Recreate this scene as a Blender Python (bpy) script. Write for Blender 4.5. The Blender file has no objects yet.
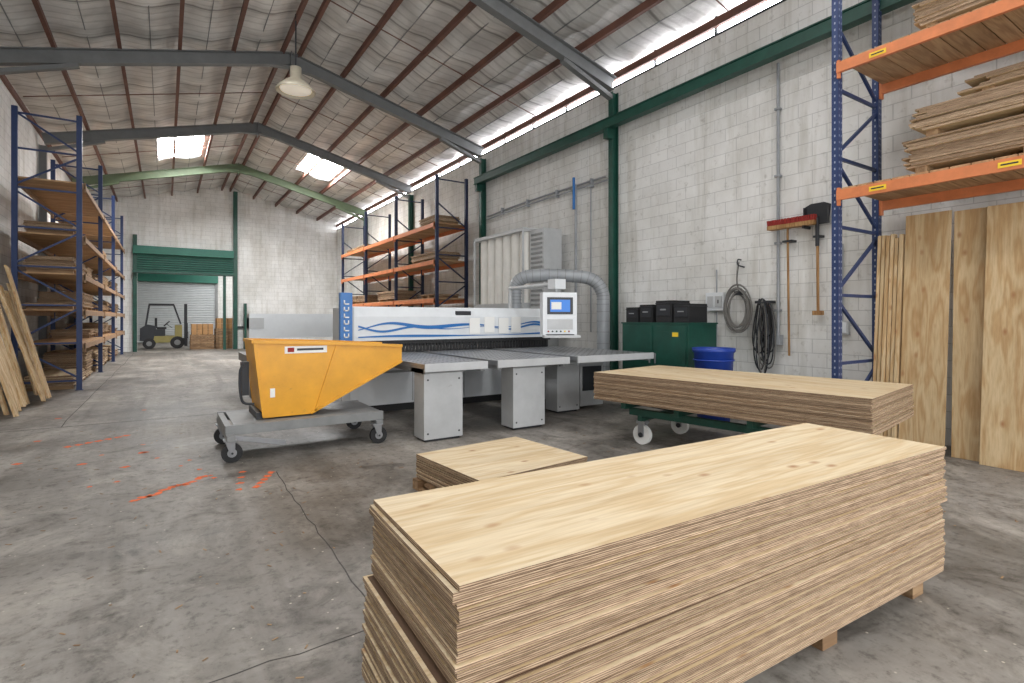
import bpy, bmesh, math, random
from mathutils import Vector, Matrix, noise
random.seed(7)
sc=bpy.context.scene
try:
    sc.view_settings.view_transform='Standard'
    sc.view_settings.look='None'
except Exception: pass

# ---------------------------------------------------------------- materials
def srgb(c):
    return tuple(((x/255)/12.92 if x/255<=0.04045 else ((x/255+0.055)/1.055)**2.4) for x in c)+(1,)
def new(name):
    m=bpy.data.materials.new(name); m.use_nodes=True
    nt=m.node_tree; b=nt.nodes['Principled BSDF']
    return m,nt,b
def N(nt,t,**k):
    n=nt.nodes.new(t)
    for a,v in k.items(): setattr(n,a,v)
    return n
def ramp(nt,stops):
    r=N(nt,'ShaderNodeValToRGB')
    e=r.color_ramp.elements
    while len(e)<len(stops): e.new(0.5)
    for i,(p,c) in enumerate(stops):
        e[i].position=p; e[i].color=c
    return r
def mulc(nt,a,b):
    mx=N(nt,'ShaderNodeMix',data_type='RGBA',blend_type='MULTIPLY'); mx.inputs[0].default_value=1
    nt.links.new(a,mx.inputs[6]); nt.links.new(b,mx.inputs[7]); return mx.outputs[2]
def coords(nt,scale=(1,1,1),island=False):
    tc=N(nt,'ShaderNodeTexCoord'); mp=N(nt,'ShaderNodeMapping')
    mp.inputs['Scale'].default_value=scale
    nt.links.new(tc.outputs['Object'],mp.inputs['Vector'])
    if island:
        g=N(nt,'ShaderNodeNewGeometry'); mu=N(nt,'ShaderNodeMath',operation='MULTIPLY'); mu.inputs[1].default_value=37.0
        nt.links.new(g.outputs['Random Per Island'],mu.inputs[0])
        cb=N(nt,'ShaderNodeCombineXYZ')
        for i in range(3): nt.links.new(mu.outputs[0],cb.inputs[i])
        nt.links.new(cb.outputs[0],mp.inputs['Location'])
    return mp
def noisen(nt,vec,scale,detail=6,rough=.65,dist=0):
    nz=N(nt,'ShaderNodeTexNoise'); nz.inputs['Scale'].default_value=scale; nz.inputs['Detail'].default_value=detail
    nz.inputs['Roughness'].default_value=rough; nz.inputs['Distortion'].default_value=dist
    nt.links.new(vec.outputs[0],nz.inputs['Vector']); return nz
def sinwave(nt,axis,period,wob=0):
    tc=N(nt,'ShaderNodeTexCoord'); sp=N(nt,'ShaderNodeSeparateXYZ'); nt.links.new(tc.outputs['Object'],sp.inputs[0])
    mu=N(nt,'ShaderNodeMath',operation='MULTIPLY'); mu.inputs[1].default_value=6.2832/period; nt.links.new(sp.outputs[axis],mu.inputs[0])
    src=mu.outputs[0]
    if wob:
        nz=noisen(nt,coords(nt,(3,3,40)),1.5,3); a=N(nt,'ShaderNodeMath',operation='MULTIPLY_ADD'); a.inputs[1].default_value=wob
        nt.links.new(nz.outputs[0],a.inputs[0]); nt.links.new(src,a.inputs[2]); src=a.outputs[0]
    sn=N(nt,'ShaderNodeMath',operation='SINE'); nt.links.new(src,sn.inputs[0])
    ad=N(nt,'ShaderNodeMath',operation='MULTIPLY_ADD'); ad.inputs[1].default_value=.5; ad.inputs[2].default_value=.5; nt.links.new(sn.outputs[0],ad.inputs[0])
    return ad.outputs[0]
def mat(name,c,rough=.6,metal=0,var=.12,scale=4,scuff=None):
    m,nt,b=new(name); L=nt.links
    nz=noisen(nt,coords(nt),scale)
    cc=srgb(c)
    lo=tuple(x*(1-var) for x in cc[:3])+(1,); hi=tuple(min(1,x*(1+var)) for x in cc[:3])+(1,)
    r=ramp(nt,[(.3,lo),(.7,hi)]); L.new(nz.outputs[0],r.inputs[0]); out=r.outputs[0]
    if scuff:
        n2=noisen(nt,coords(nt,(3,3,9)),3,8,.75,.5); rk=ramp(nt,[(.62,(0,0,0,1)),(.70,(.8,.8,.8,1))]); L.new(n2.outputs[0],rk.inputs[0])
        mk=N(nt,'ShaderNodeMix',data_type='RGBA'); L.new(rk.outputs[0],mk.inputs[0]); L.new(out,mk.inputs[6]); mk.inputs[7].default_value=srgb(scuff); out=mk.outputs[2]
    L.new(out,b.inputs['Base Color'])
    b.inputs['Roughness'].default_value=rough; b.inputs['Metallic'].default_value=metal
    return m
def emit(name,c,s):
    m,nt,b=new(name)
    b.inputs['Base Color'].default_value=srgb(c); b.inputs['Emission Color'].default_value=srgb(c); b.inputs['Emission Strength'].default_value=s
    return m
def wood(name,c1,c2,axis='Y',knots=True,tint=.25,freq=7.0,isl=.78,bands=34,ks=1.2):
    m,nt,b=new(name); L=nt.links
    s=[1,1,1]; s['XYZ'.index(axis)]=.12
    mp=coords(nt,tuple(s),island=True)
    nz=noisen(nt,mp,freq,3,.5,.4)
    mu=N(nt,'ShaderNodeMath',operation='MULTIPLY'); mu.inputs[1].default_value=bands; L.new(nz.outputs[0],mu.inputs[0])
    sn=N(nt,'ShaderNodeMath',operation='SINE'); L.new(mu.outputs[0],sn.inputs[0])
    ad=N(nt,'ShaderNodeMath',operation='MULTIPLY_ADD'); ad.inputs[1].default_value=.5; ad.inputs[2].default_value=.5; L.new(sn.outputs[0],ad.inputs[0])
    r=ramp(nt,[(.0,srgb(c1)),(.6,srgb(tuple((a+b_)/2 for a,b_ in zip(c1,c2)))),(1,srgb(c2))]); L.new(ad.outputs[0],r.inputs[0])
    n2=noisen(nt,mp,2.2,6,.65)
    r2=ramp(nt,[(.32,(1-tint*.65,1-tint*.8,1-tint,1)),(.6,(1,1,1,1))]); L.new(n2.outputs[0],r2.inputs[0])
    out=mulc(nt,r.outputs[0],r2.outputs[0])
    sf=[70,70,70]; sf['XYZ'.index(axis)]=2.5
    nf=noisen(nt,coords(nt,tuple(sf)),1,3); rf=ramp(nt,[(.35,(.86,.83,.79,1)),(.58,(1,1,1,1))]); L.new(nf.outputs[0],rf.inputs[0])
    out=mulc(nt,out,rf.outputs[0])
    g=N(nt,'ShaderNodeNewGeometry')
    r3=ramp(nt,[(0,(isl,isl*.98,isl*.94,1)),(1,(1,1,1,1))]); L.new(g.outputs['Random Per Island'],r3.inputs[0])
    out=mulc(nt,out,r3.outputs[0])
    if knots:
        s2=[4.2,4.2,4.2]; s2['XYZ'.index(axis)]=2.4
        mp2=coords(nt,tuple(s2),island=True)
        v=N(nt,'ShaderNodeTexVoronoi'); v.inputs['Scale'].default_value=ks; L.new(mp2.outputs[0],v.inputs['Vector'])
        rk=ramp(nt,[(.02,(1,1,1,1)),(.07,(.7,.7,.7,1)),(.17,(0,0,0,1))]); L.new(v.outputs['Distance'],rk.inputs[0])
        mk=N(nt,'ShaderNodeMix',data_type='RGBA'); L.new(rk.outputs[0],mk.inputs[0]); L.new(out,mk.inputs[6]); mk.inputs[7].default_value=srgb((164,118,78)); out=mk.outputs[2]
    L.new(out,b.inputs['Base Color']); b.inputs['Roughness'].default_value=.65
    return m
def edge_mat(name,c1,c2,period=.0065):
    m,nt,b=new(name); L=nt.links
    w=sinwave(nt,2,period,4.0)
    r=ramp(nt,[(.15,srgb(c2)),(.6,srgb(c1))]); L.new(w,r.inputs[0])
    nz=noisen(nt,coords(nt,(5,5,90)),2,5,.7); r2=ramp(nt,[(.36,(.52,.47,.42,1)),(.56,(1,1,1,1))]); L.new(nz.outputs[0],r2.inputs[0])
    out=mulc(nt,r.outputs[0],r2.outputs[0])
    g=N(nt,'ShaderNodeNewGeometry')
    r3=ramp(nt,[(0,(.62,.59,.56,1)),(1,(1,1,1,1))]); L.new(g.outputs['Random Per Island'],r3.inputs[0])
    L.new(mulc(nt,out,r3.outputs[0]),b.inputs['Base Color']); b.inputs['Roughness'].default_value=.8
    return m
def block_wall(name,horiz,base=(236,236,234)):
    m,nt,b=new(name); L=nt.links
    tc=N(nt,'ShaderNodeTexCoord'); sp=N(nt,'ShaderNodeSeparateXYZ'); L.new(tc.outputs['Object'],sp.inputs[0])
    cb=N(nt,'ShaderNodeCombineXYZ'); L.new(sp.outputs[horiz],cb.inputs[0]); L.new(sp.outputs[2],cb.inputs[1])
    br=N(nt,'ShaderNodeTexBrick'); br.inputs['Scale'].default_value=1; br.inputs['Brick Width'].default_value=.4; br.inputs['Row Height'].default_value=.2
    br.inputs['Mortar Size'].default_value=.006; br.inputs['Mortar Smooth'].default_value=.3
    c=srgb(base); d=tuple(x*.93 for x in c[:3])+(1,); e=tuple(x*.7 for x in c[:3])+(1,)
    br.inputs['Color1'].default_value=c; br.inputs['Color2'].default_value=d; br.inputs['Mortar'].default_value=e
    L.new(cb.outputs[0],br.inputs['Vector'])
    nz=noisen(nt,coords(nt,(1,1,.6)),.9,8)
    r2=ramp(nt,[(.3,(.76,.75,.72,1)),(.6,(1,1,1,1))]); L.new(nz.outputs[0],r2.inputs[0])
    n3=noisen(nt,coords(nt,(5,5,.5)),1,6); r3=ramp(nt,[(.32,(.82,.81,.78,1)),(.5,(1,1,1,1))]); L.new(n3.outputs[0],r3.inputs[0])
    n4=noisen(nt,coords(nt,(1,1,1)),9,5); r4=ramp(nt,[(.28,(.74,.73,.71,1)),(.42,(1,1,1,1))]); L.new(n4.outputs[0],r4.inputs[0])
    out=mulc(nt,mulc(nt,mulc(nt,br.outputs['Color'],r2.outputs[0]),r3.outputs[0]),r4.outputs[0]); L.new(out,b.inputs['Base Color'])
    bp=N(nt,'ShaderNodeBump'); bp.inputs['Strength'].default_value=.45; bp.inputs['Distance'].default_value=.006; bp.invert=True
    L.new(br.outputs['Fac'],bp.inputs['Height']); L.new(bp.outputs[0],b.inputs['Normal'])
    b.inputs['Roughness'].default_value=.8
    return m
def floor_mat():
    m,nt,b=new('worn_concrete'); L=nt.links
    mp=coords(nt)
    n1=noisen(nt,mp,.55,10,.62,.5); n2=noisen(nt,mp,14,8,.75)
    r1=ramp(nt,[(.28,srgb((98,94,88))),(.5,srgb((142,137,131))),(.72,srgb((180,175,168)))]); L.new(n1.outputs[0],r1.inputs[0])
    r2=ramp(nt,[(.34,(.45,.44,.43,1)),(.48,(.91,.91,.90,1)),(.72,(1,1,1,1))]); L.new(n2.outputs[0],r2.inputs[0])
    out=mulc(nt,r1.outputs[0],r2.outputs[0])
    n3=noisen(nt,coords(nt,(2.2,.18,1)),1,7,.65,.8)
    r3=ramp(nt,[(.35,(.66,.65,.63,1)),(.6,(1,1,1,1))]); L.new(n3.outputs[0],r3.inputs[0]); out=mulc(nt,out,r3.outputs[0])
    n4=noisen(nt,mp,2.6,9,.7,1.2)
    r4=ramp(nt,[(.31,(.38,.36,.34,1)),(.43,(.84,.83,.82,1)),(.52,(1,1,1,1))]); L.new(n4.outputs[0],r4.inputs[0]); out=mulc(nt,out,r4.outputs[0])
    n5=noisen(nt,mp,1.1,9,.75,.6); r5=ramp(nt,[(.52,(0,0,0,1)),(.75,(.6,.6,.6,1))]); L.new(n5.outputs[0],r5.inputs[0])
    m5=N(nt,'ShaderNodeMix',data_type='RGBA'); L.new(r5.outputs[0],m5.inputs[0]); L.new(out,m5.inputs[6]); m5.inputs[7].default_value=srgb((196,189,178)); out=m5.outputs[2]
    v=N(nt,'ShaderNodeTexVoronoi'); v.inputs['Scale'].default_value=9; L.new(mp.outputs[0],v.inputs['Vector'])
    rk=ramp(nt,[(.04,(1,1,1,1)),(.07,(0,0,0,1))]); L.new(v.outputs['Distance'],rk.inputs[0])
    m4=N(nt,'ShaderNodeMix',data_type='RGBA'); L.new(rk.outputs[0],m4.inputs[0]); L.new(out,m4.inputs[6]); m4.inputs[7].default_value=srgb((190,182,168))
    L.new(m4.outputs[2],b.inputs['Base Color'])
    rr=ramp(nt,[(.3,(.4,.4,.4,1)),(.7,(.7,.7,.7,1))]); L.new(n1.outputs[0],rr.inputs[0]); L.new(rr.outputs[0],b.inputs['Roughness'])
    bp=N(nt,'ShaderNodeBump'); bp.inputs['Strength'].default_value=.2; bp.inputs['Distance'].default_value=.01; L.new(n2.outputs[0],bp.inputs['Height']); L.new(bp.outputs[0],b.inputs['Normal'])
    return m
def foil_mat():
    m,nt,b=new('silver_roof_insulation'); L=nt.links
    nz=noisen(nt,coords(nt,(1,1.4,1)),.9,5,.55,.3); nb=noisen(nt,coords(nt,(1,3,1)),5,5,.6)
    r=ramp(nt,[(.32,srgb((190,188,184))),(.66,srgb((238,237,234)))]); L.new(nz.outputs[0],r.inputs[0])
    w=sinwave(nt,1,1.33); r2=ramp(nt,[(.0,(.42,.41,.4,1)),(.012,(1,1,1,1))]); L.new(w,r2.inputs[0])
    w2=sinwave(nt,1,.222); r3=ramp(nt,[(.0,(.82,.82,.81,1)),(.22,(1,1,1,1))]); L.new(w2,r3.inputs[0])
    L.new(mulc(nt,mulc(nt,r.outputs[0],r2.outputs[0]),r3.outputs[0]),b.inputs['Base Color'])
    bp=N(nt,'ShaderNodeBump'); bp.inputs['Strength'].default_value=.6; bp.inputs['Distance'].default_value=.04; L.new(nb.outputs[0],bp.inputs['Height']); L.new(bp.outputs[0],b.inputs['Normal'])
    b.inputs['Metallic'].default_value=.15; b.inputs['Roughness'].default_value=.45
    return m

M_floor=floor_mat(); M_foil=foil_mat()
M_wx=block_wall('painted_block_side',1); M_wy=block_wall('painted_block_end',0)
M_steel=mat('grey_steel_frame',(112,114,114),.5,.1)
M_purlin=mat('red_oxide_purlin',(108,72,60),.6,.1,.3,2)
M_green=mat('dark_green_paint',(22,72,60),.45,.0,var=.25)
M_greenrust=mat('olive_green_steel',(92,108,82),.6)
M_green2=mat('roller_door_green',(28,100,84),.5)
M_blue=mat('rack_blue',(40,58,100),.45,.1)
M_navy=mat('rack_navy',(34,44,72),.45,.1)
M_orange=mat('rack_orange',(206,124,78),.5,.05,var=.18,scuff=(170,120,92))
M_label=mat('yellow_label',(236,200,50),.5,0,.03)
M_white=mat('machine_white',(218,222,225),.35,0,.05)
M_lgrey=mat('machine_light_grey',(184,186,187),.4,0,.08,scuff=(160,160,158))
M_grey=mat('painted_grey',(134,136,136),.5,.1,.15)
M_metal=mat('bare_metal',(160,162,165),.35,.6)
M_darkm=mat('dark_metal',(52,54,58),.45,.3)
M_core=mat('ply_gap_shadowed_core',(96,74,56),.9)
M_hole=mat('rack_slot_hole',(150,158,175),.6)
M_black=mat('black_rubber',(30,30,32),.6)
M_bluep=mat('machine_blue',(34,108,178),.35,0,.05)
M_screen=emit('terminal_screen',(60,120,200),.35)
M_yellow=mat('hopper_yellow',(222,158,34),.4,0,.12,3,scuff=(176,128,52))
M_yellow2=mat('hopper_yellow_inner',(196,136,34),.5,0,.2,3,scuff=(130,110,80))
M_paper=mat('paper_white',(236,236,233),.8,0,.02)
M_bluebin=mat('blue_plastic',(30,62,150),.4,0,.08)
M_red=mat('red_broom',(150,40,34),.7)
M_handle=wood('tool_handle',(190,150,100),(160,118,72),'Z',False)
M_pipe=mat('grey_conduit',(150,154,158),.4,.1)
M_whitepipe=mat('filter_cloth',(232,230,224),.8,0,.06)
M_cloth=mat('rope_grey',(110,108,104),.8)
M_ply_X=wood('pine_ply_face_x',(230,214,184),(217,194,156),'X',True,.24,7,.92,30,1.5)
M_ply_Y=wood('pine_ply_face_y',(228,212,182),(216,192,154),'Y',True,.26,7,.88,30,1.5)
M_pine=wood('pine_board',(224,200,160),(204,170,124),'Z',True,.35,7,.82,32,1.5)
M_deckx=wood('rack_deck_slats',(204,168,128),(180,142,104),'X',False,.3)
M_edge=edge_mat('ply_edge',(206,180,150),(116,90,70))
M_pallet=wood('pallet_timber',(172,142,108),(142,112,82),'X',False,.3)
M_deckb=mat('timber_shelf_edge',(154,124,96),.7,0,.2)
M_rdoor=mat('roller_door_slat',(196,200,202),.5,0,.06)
M_sky_added=emit('added_skylight_glow',(250,250,250),9.0)  # glowing sheet for skylights added out of view to light the hall
M_sky2=emit('skylight_sheet_bright',(250,250,250),58.0)
M_win=emit('clerestory_glass',(247,249,255),14.0)
M_lamp=mat('lamp_shade',(206,198,178),.4,.2)
M_bulb=emit('lamp_lens',(255,244,225),.3)
M_crack=mat('floor_joint_dark',(80,77,74),.9,0,.25,20)
M_opaint=mat('orange_marking_paint',(224,108,58),.8,0,.25,30)
M_carton=mat('cardboard',(186,144,98),.8)
M_fky=mat('forklift_yellow_grey',(150,140,84),.5)

# ---------------------------------------------------------------- builder
class O:
    def __init__(s,name): s.name=name; s.v=[]; s.f=[]; s.m=[]; s.sm=[]; s.mats=[]
    def mi(s,m):
        if m not in s.mats: s.mats.append(m)
        return s.mats.index(m)
    def add(s,vs,fs,m,smooth=False):
        o=len(s.v); s.v+= [tuple(v) for v in vs]; k=s.mi(m)
        for f in fs:
            s.f.append(tuple(i+o for i in f)); s.m.append(k); s.sm.append(smooth)
    def box(s,x0,x1,y0,y1,z0,z1,m,T=None,top=None):
        vs=[Vector(p) for p in((x0,y0,z0),(x1,y0,z0),(x1,y1,z0),(x0,y1,z0),(x0,y0,z1),(x1,y0,z1),(x1,y1,z1),(x0,y1,z1))]
        if T is not None: vs=[T@v for v in vs]
        sides=[(0,1,5,4),(1,2,6,5),(2,3,7,6),(3,0,4,7)]; caps=[(3,2,1,0),(4,5,6,7)]
        if top is None: s.add(vs,sides+caps,m)
        else:
            o=len(s.v); s.v+=[tuple(v) for v in vs]
            for f in sides: s.f.append(tuple(i+o for i in f)); s.m.append(s.mi(m)); s.sm.append(False)
            for f in caps: s.f.append(tuple(i+o for i in f)); s.m.append(s.mi(top)); s.sm.append(False)
    def beam(s,p0,p1,w,h,m,up=(0,0,1)):
        p0=Vector(p0);p1=Vector(p1);d=(p1-p0).normalized();u=Vector(up)
        if abs(d.dot(u))>.98: u=Vector((1,0,0))
        r=d.cross(u).normalized(); u=r.cross(d).normalized()
        vs=[]
        for p in(p0,p1):
            for a,b in((-1,-1),(1,-1),(1,1),(-1,1)): vs.append(p+r*(a*w/2)+u*(b*h/2))
        s.add(vs,[(0,1,2,3),(7,6,5,4),(0,4,5,1),(1,5,6,2),(2,6,7,3),(3,7,4,0)],m)
    def ibeam(s,p0,p1,w,h,m,t=.02):
        p0=Vector(p0);p1=Vector(p1);d=(p1-p0).normalized();u=Vector((0,0,1))
        if abs(d.z)>.98: u=Vector((1,0,0))
        r=d.cross(u).normalized(); u=r.cross(d).normalized()
        s.beam(p0,p1,t,h,m,u); s.beam(p0+u*(h/2),p1+u*(h/2),w,t,m,u); s.beam(p0-u*(h/2),p1-u*(h/2),w,t,m,u)
    def cyl(s,p0,p1,r,m,r1=None,n=16):
        r1=r if r1 is None else r1
        p0=Vector(p0);p1=Vector(p1);d=(p1-p0).normalized();a=Vector((0,0,1)) if abs(d.z)<.9 else Vector((1,0,0))
        u=d.cross(a).normalized();w=d.cross(u)
        vs=[]
        for p,q in((p0,r),(p1,r1)):
            for i in range(n):
                t=2*math.pi*i/n; vs.append(p+u*(q*math.cos(t))+w*(q*math.sin(t)))
        s.add(vs,[(i,(i+1)%n,n+(i+1)%n,n+i) for i in range(n)],m,True)
        s.add(vs,[tuple(range(n-1,-1,-1)),tuple(range(n,2*n))],m)
    def tube(s,path,r,m,n=10,closed=False):
        P=[Vector(p) for p in path]; vs=[]; k=len(P); pu=None
        for i,p in enumerate(P):
            if closed: d=(P[(i+1)%k]-P[i-1]).normalized()
            else: d=(P[min(i+1,k-1)]-P[max(i-1,0)]).normalized()
            if pu is None:
                a=Vector((0,0,1)) if abs(d.z)<.9 else Vector((1,0,0)); u=d.cross(a).normalized()
            else: u=(pu-d*pu.dot(d)).normalized()
            pu=u; w=d.cross(u)
            for j in range(n):
                t=2*math.pi*j/n; vs.append(p+u*(r*math.cos(t))+w*(r*math.sin(t)))
        fs=[]
        for i in range(k if closed else k-1):
            a=i*n;b=((i+1)%k)*n
            for j in range(n): fs.append((a+j,a+(j+1)%n,b+(j+1)%n,b+j))
        s.add(vs,fs,m,True)
        if not closed: s.add(vs,[tuple(range(n-1,-1,-1)),tuple(range((k-1)*n,k*n))],m)
    def prism(s,pts,a0,a1,m,plane='xz'):
        def P(u,v,a): return (u,a,v) if plane=='xz' else ((a,u,v) if plane=='yz' else (u,v,a))
        n=len(pts); vs=[P(u,v,a0) for u,v in pts]+[P(u,v,a1) for u,v in pts]
        s.add(vs,[tuple(range(n)),tuple(range(2*n-1,n-1,-1))]+[(i,(i+1)%n,n+(i+1)%n,n+i) for i in range(n)],m)
    def lathe(s,c,prof,m,n=24):
        vs=[];k=len(prof)
        for r,z in prof:
            for i in range(n):
                t=2*math.pi*i/n; vs.append((c[0]+r*math.cos(t),c[1]+r*math.sin(t),c[2]+z))
        fs=[]
        for j in range(k-1):
            for i in range(n): fs.append((j*n+i,j*n+(i+1)%n,(j+1)*n+(i+1)%n,(j+1)*n+i))
        s.add(vs,fs,m,True)
    def done(s,bevel=0,recalc=True):
        me=bpy.data.meshes.new(s.name); me.from_pydata(s.v,[],s.f)
        for m in s.mats: me.materials.append(m)
        me.polygons.foreach_set('material_index',s.m); me.polygons.foreach_set('use_smooth',s.sm)
        if recalc:
            bm=bmesh.new(); bm.from_mesh(me); bmesh.ops.recalc_face_normals(bm,faces=bm.faces); bm.to_mesh(me); bm.free()
        me.update()
        ob=bpy.data.objects.new(s.name,me); sc.collection.objects.link(ob)
        if bevel:
            b=ob.modifiers.new('bevel','BEVEL'); b.width=bevel; b.segments=2; b.limit_method='ANGLE'; b.angle_limit=math.radians(50)
        return ob
def smoothpath(pts,k=8):
    P=[Vector(p) for p in pts]; P=[P[0]*2-P[1]]+P+[P[-1]*2-P[-2]]; out=[]
    for i in range(1,len(P)-2):
        for j in range(k):
            t=j/k;a,b,c,d=P[i-1],P[i],P[i+1],P[i+2]
            out.append(.5*((2*b)+(c-a)*t+(2*a-5*b+4*c-d)*t*t+(3*b-a-3*c+d)*t**3))
    out.append(P[-2]); return out
def TR(x,y,z,rz=0,rx=0,ry=0):
    return Matrix.Translation((x,y,z))@Matrix.Rotation(rz,4,'Z')@Matrix.Rotation(ry,4,'Y')@Matrix.Rotation(rx,4,'X')

# ---------------------------------------------------------------- room shell
XL,XR,XC=-2.8,7.7,2.45; YB,YE=-5.0,29.0
SL=.25
def roofz(x,apex=7.9): return apex-abs(x-XC)*SL
o=O('floor'); o.box(XL-.3,XR+.3,YB-1,38.5,-.2,0,M_floor); o.done()
o=O('wall_left'); o.box(XL-.2,XL,YB,YE+.2,0,6.6,M_wx); o.done()
o=O('wall_right'); o.box(XR,XR+.2,YB,YE+.2,0,6.2,M_wx); o.done()
def wallpiece(o,x0,x1,z0,y0,y1,m):
    xs=[x0]+([XC] if x0<XC<x1 else [])+[x1]
    pts=[(x0,z0),(x1,z0)]+[(x,roofz(x)+.02) for x in reversed(xs)]
    o.prism(pts,y0,y1,m)
o=O('wall_end'); 
wallpiece(o,XL,-1.05,0,YE,YE+.2,M_wy); wallpiece(o,-1.05,2.75,4.6,YE,YE+.2,M_wy); wallpiece(o,2.75,XR,0,YE,YE+.2,M_wy); o.done()
o=O('wall_back'); wallpiece(o,XL,-2.0,0,YB-.2,YB,M_wy); wallpiece(o,-2.0,7.0,5.2,YB-.2,YB,M_wy); wallpiece(o,7.0,XR,0,YB-.2,YB,M_wy); o.done()  # unseen back wall; its opening is made to let light in

npur=6
purx=[]
for side in(-1,1):
    for i in range(npur):
        purx.append(XC+side*(.18+i*(5.05/(npur-1))))
sky=[(.42,19.9,22.9),(4.9,19.3,22.3),(.42,8.2,10.4),(.42,1.5,5.0),(4.9,2.0,5.8),(.42,-3.5,-.5),(4.9,-3.5,-.5)]  # first two are visible skylights; the rest are added, unseen, for light
o=O('ceiling'); 
nx,ny=84,300
x0,x1=XL-.1,XR+.2
vs=[];fs=[]
sp=5.05/(npur-1)
for j in range(ny+1):
    y=YB-.2+(YE+.4-YB)*j/ny
    for i in range(nx+1):
        x=x0+(x1-x0)*i/nx
        u=(abs(x-XC)-.18)/sp
        sag=.085*math.sin(math.pi*(u%1))**2 + .035*math.sin(math.pi*(y/1.33))**2
        nzv=noise.noise(Vector((x*1.3,y*1.8,0)))*.035+noise.noise(Vector((x*4,y*4,5)))*.012
        vs.append((x,y,roofz(x)-sag+nzv))
def insky(x,y):
    for cx,a,b in sky:
        if abs(x-cx)<.66 and a<y<b: return True
    return False
for j in range(ny):
    for i in range(nx):
        cx=(x0+(x1-x0)*(i+.5)/nx); cy=YB-.2+(YE+.4-YB)*(j+.5)/ny
        if insky(cx,cy): continue
        a=j*(nx+1)+i; fs.append((a,a+nx+1,a+nx+2,a+1))
o.add(vs,fs,M_foil,True); o.done(recalc=False)
o=O('window_2')  # visible far skylights plus the added unseen ones nearer the camera
for cx,a,b in sky:
    xa,xb=cx-.72,cx+.72; za,zb=roofz(xa)+.03,roofz(xb)+.03
    o.add([(xa,a-.12,za),(xb,a-.12,zb),(xb,b+.12,zb),(xa,b+.12,za)],[(0,1,2,3)],M_sky2 if a>15 else M_sky_added)
o.done(recalc=False)
fy=[-2.7,2.6,7.9,13.2,18.5,23.8]
o=O('ceiling_portal_frames')
for k,y in enumerate(fy):
    m=M_greenrust if k==5 else M_steel
    zA,zE=7.53,6.22
    for xe in(XL+.1,XR-.12):
        o.ibeam((xe,y,zE),(XC,y,zA),.16,.26,m)
        s=1 if xe>XC else -1
        o.beam((xe-s*.05,y,zE-.28),(xe-s*1.3,y,zE+.16),.12,.08,m)
        o.beam((XC+s*.0,y,zA-.2),(XC+s*.7,y,zA-.26),.14,.05,m)
    o.box(XC-.012,XC+.012,y-.1,y+.1,zA-.3,zA+.15,m)
o.done()
o=O('trim_3')
for k,y in enumerate(fy):
    for xe in(XL+.1,XR-.1):
        if xe>0 and k==1: continue
        o.ibeam((xe,y,0),(xe,y,6.05),.12,.14,M_green if xe>0 else M_steel)
o.done()
o=O('ceiling_purlins')
for x in purx:
    z=roofz(x)-.17
    o.box(x-.022,x+.022,YB,YE,z-.07,z+.07,M_purlin); o.box(x-.03,x+.04,YB,YE,z-.075,z-.06,M_purlin)
for s in(-1,1):
    for q in(.7,1.7,2.7,3.7,4.7):
        x=XC+s*q; z=roofz(x)-.11; o.box(x-.008,x+.008,YB,YE,z-.008,z+.008,M_grey)
for y0 in[f+2.65 for f in fy]:
    for s in(-1,1): o.cyl((XC+s*.2,y0,roofz(XC+.2)-.2),(XC+s*5.1,y0,roofz(XC+5.1)-.2),.012,M_purlin,n=6)
o.done()
o=O('window_1')
o.box(XR+.06,XR+.08,YB,YE,6.24,6.52,M_win)
y=YB
while y<YE:
    o.box(XR+.02,XR+.10,y-.02,y+.02,6.2,6.55,M_darkm); y+=1.325
o.box(XR,XR+.12,YB,YE,6.2,6.24,M_darkm); o.done()
o=O('trim_2')
o.box(7.38,7.5,-4.9,13.3,5.31,5.47,M_green); o.box(7.36,7.52,-4.9,13.3,5.29,5.31,M_green); o.box(7.36,7.52,-4.9,13.3,5.47,5.49,M_green)
for y in(7.9,13.2): o.box(7.38,7.52,y-.06,y+.06,5.1,5.29,M_green)
o.done()
o=O('wall_conduit')
o.tube(smoothpath([(7.66,13.0,4.38),(7.66,11,4.44),(7.66,8.2,4.44)],3),.022,M_pipe,8)
o.tube(smoothpath([(7.62,13.0,4.28),(7.62,11,4.34),(7.62,8.1,4.34)],3),.02,M_pipe,8)
o.cyl((7.62,9.1,4.45),(7.62,9.1,1.9),.03,M_pipe,n=8); o.cyl((7.56,9.1,4.6),(7.56,9.1,3.9),.03,M_bluep,n=8)
o.cyl((7.66,8.65,4.4),(7.66,8.65,1.2),.016,M_pipe,n=8)
for y in(8.6,9.8,11,12.2): o.box(7.6,7.695,y-.015,y+.015,4.3,4.48,M_pipe)
o.done()
o=O('wall_conduit'); o.cyl((7.66,4.48,5.3),(7.66,4.48,1.2),.022,M_pipe,n=8); 
for z in(1.6,2.6,3.6,4.6): o.box(7.62,7.695,4.44,4.52,z,z+.03,M_pipe)
o.box(7.6,7.695,4.42,4.54,1.1,1.25,M_pipe)
o.cyl((7.68,5.55,1.92),(7.68,5.55,2.3),.012,M_pipe,n=6); o.cyl((7.68,5.55,1.6),(7.68,5.55,.3),.012,M_pipe,n=6)
o.done()
o=O('wall_junction_box'); o.box(7.64,7.695,3.5,3.66,1.28,1.46,M_lgrey); o.box(7.63,7.64,3.52,3.64,1.3,1.44,M_white); o.cyl((7.67,3.58,1.46),(7.67,3.58,2.5),.01,M_pipe,n=6); o.done(.003)
o=O('floor_joint_cracks')
def crack(pts,w):
    for a,b in zip(pts[:-1],pts[1:]): o.beam((a[0],a[1],.0008),(b[0],b[1],.0008),w,.0015,M_crack)
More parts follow.
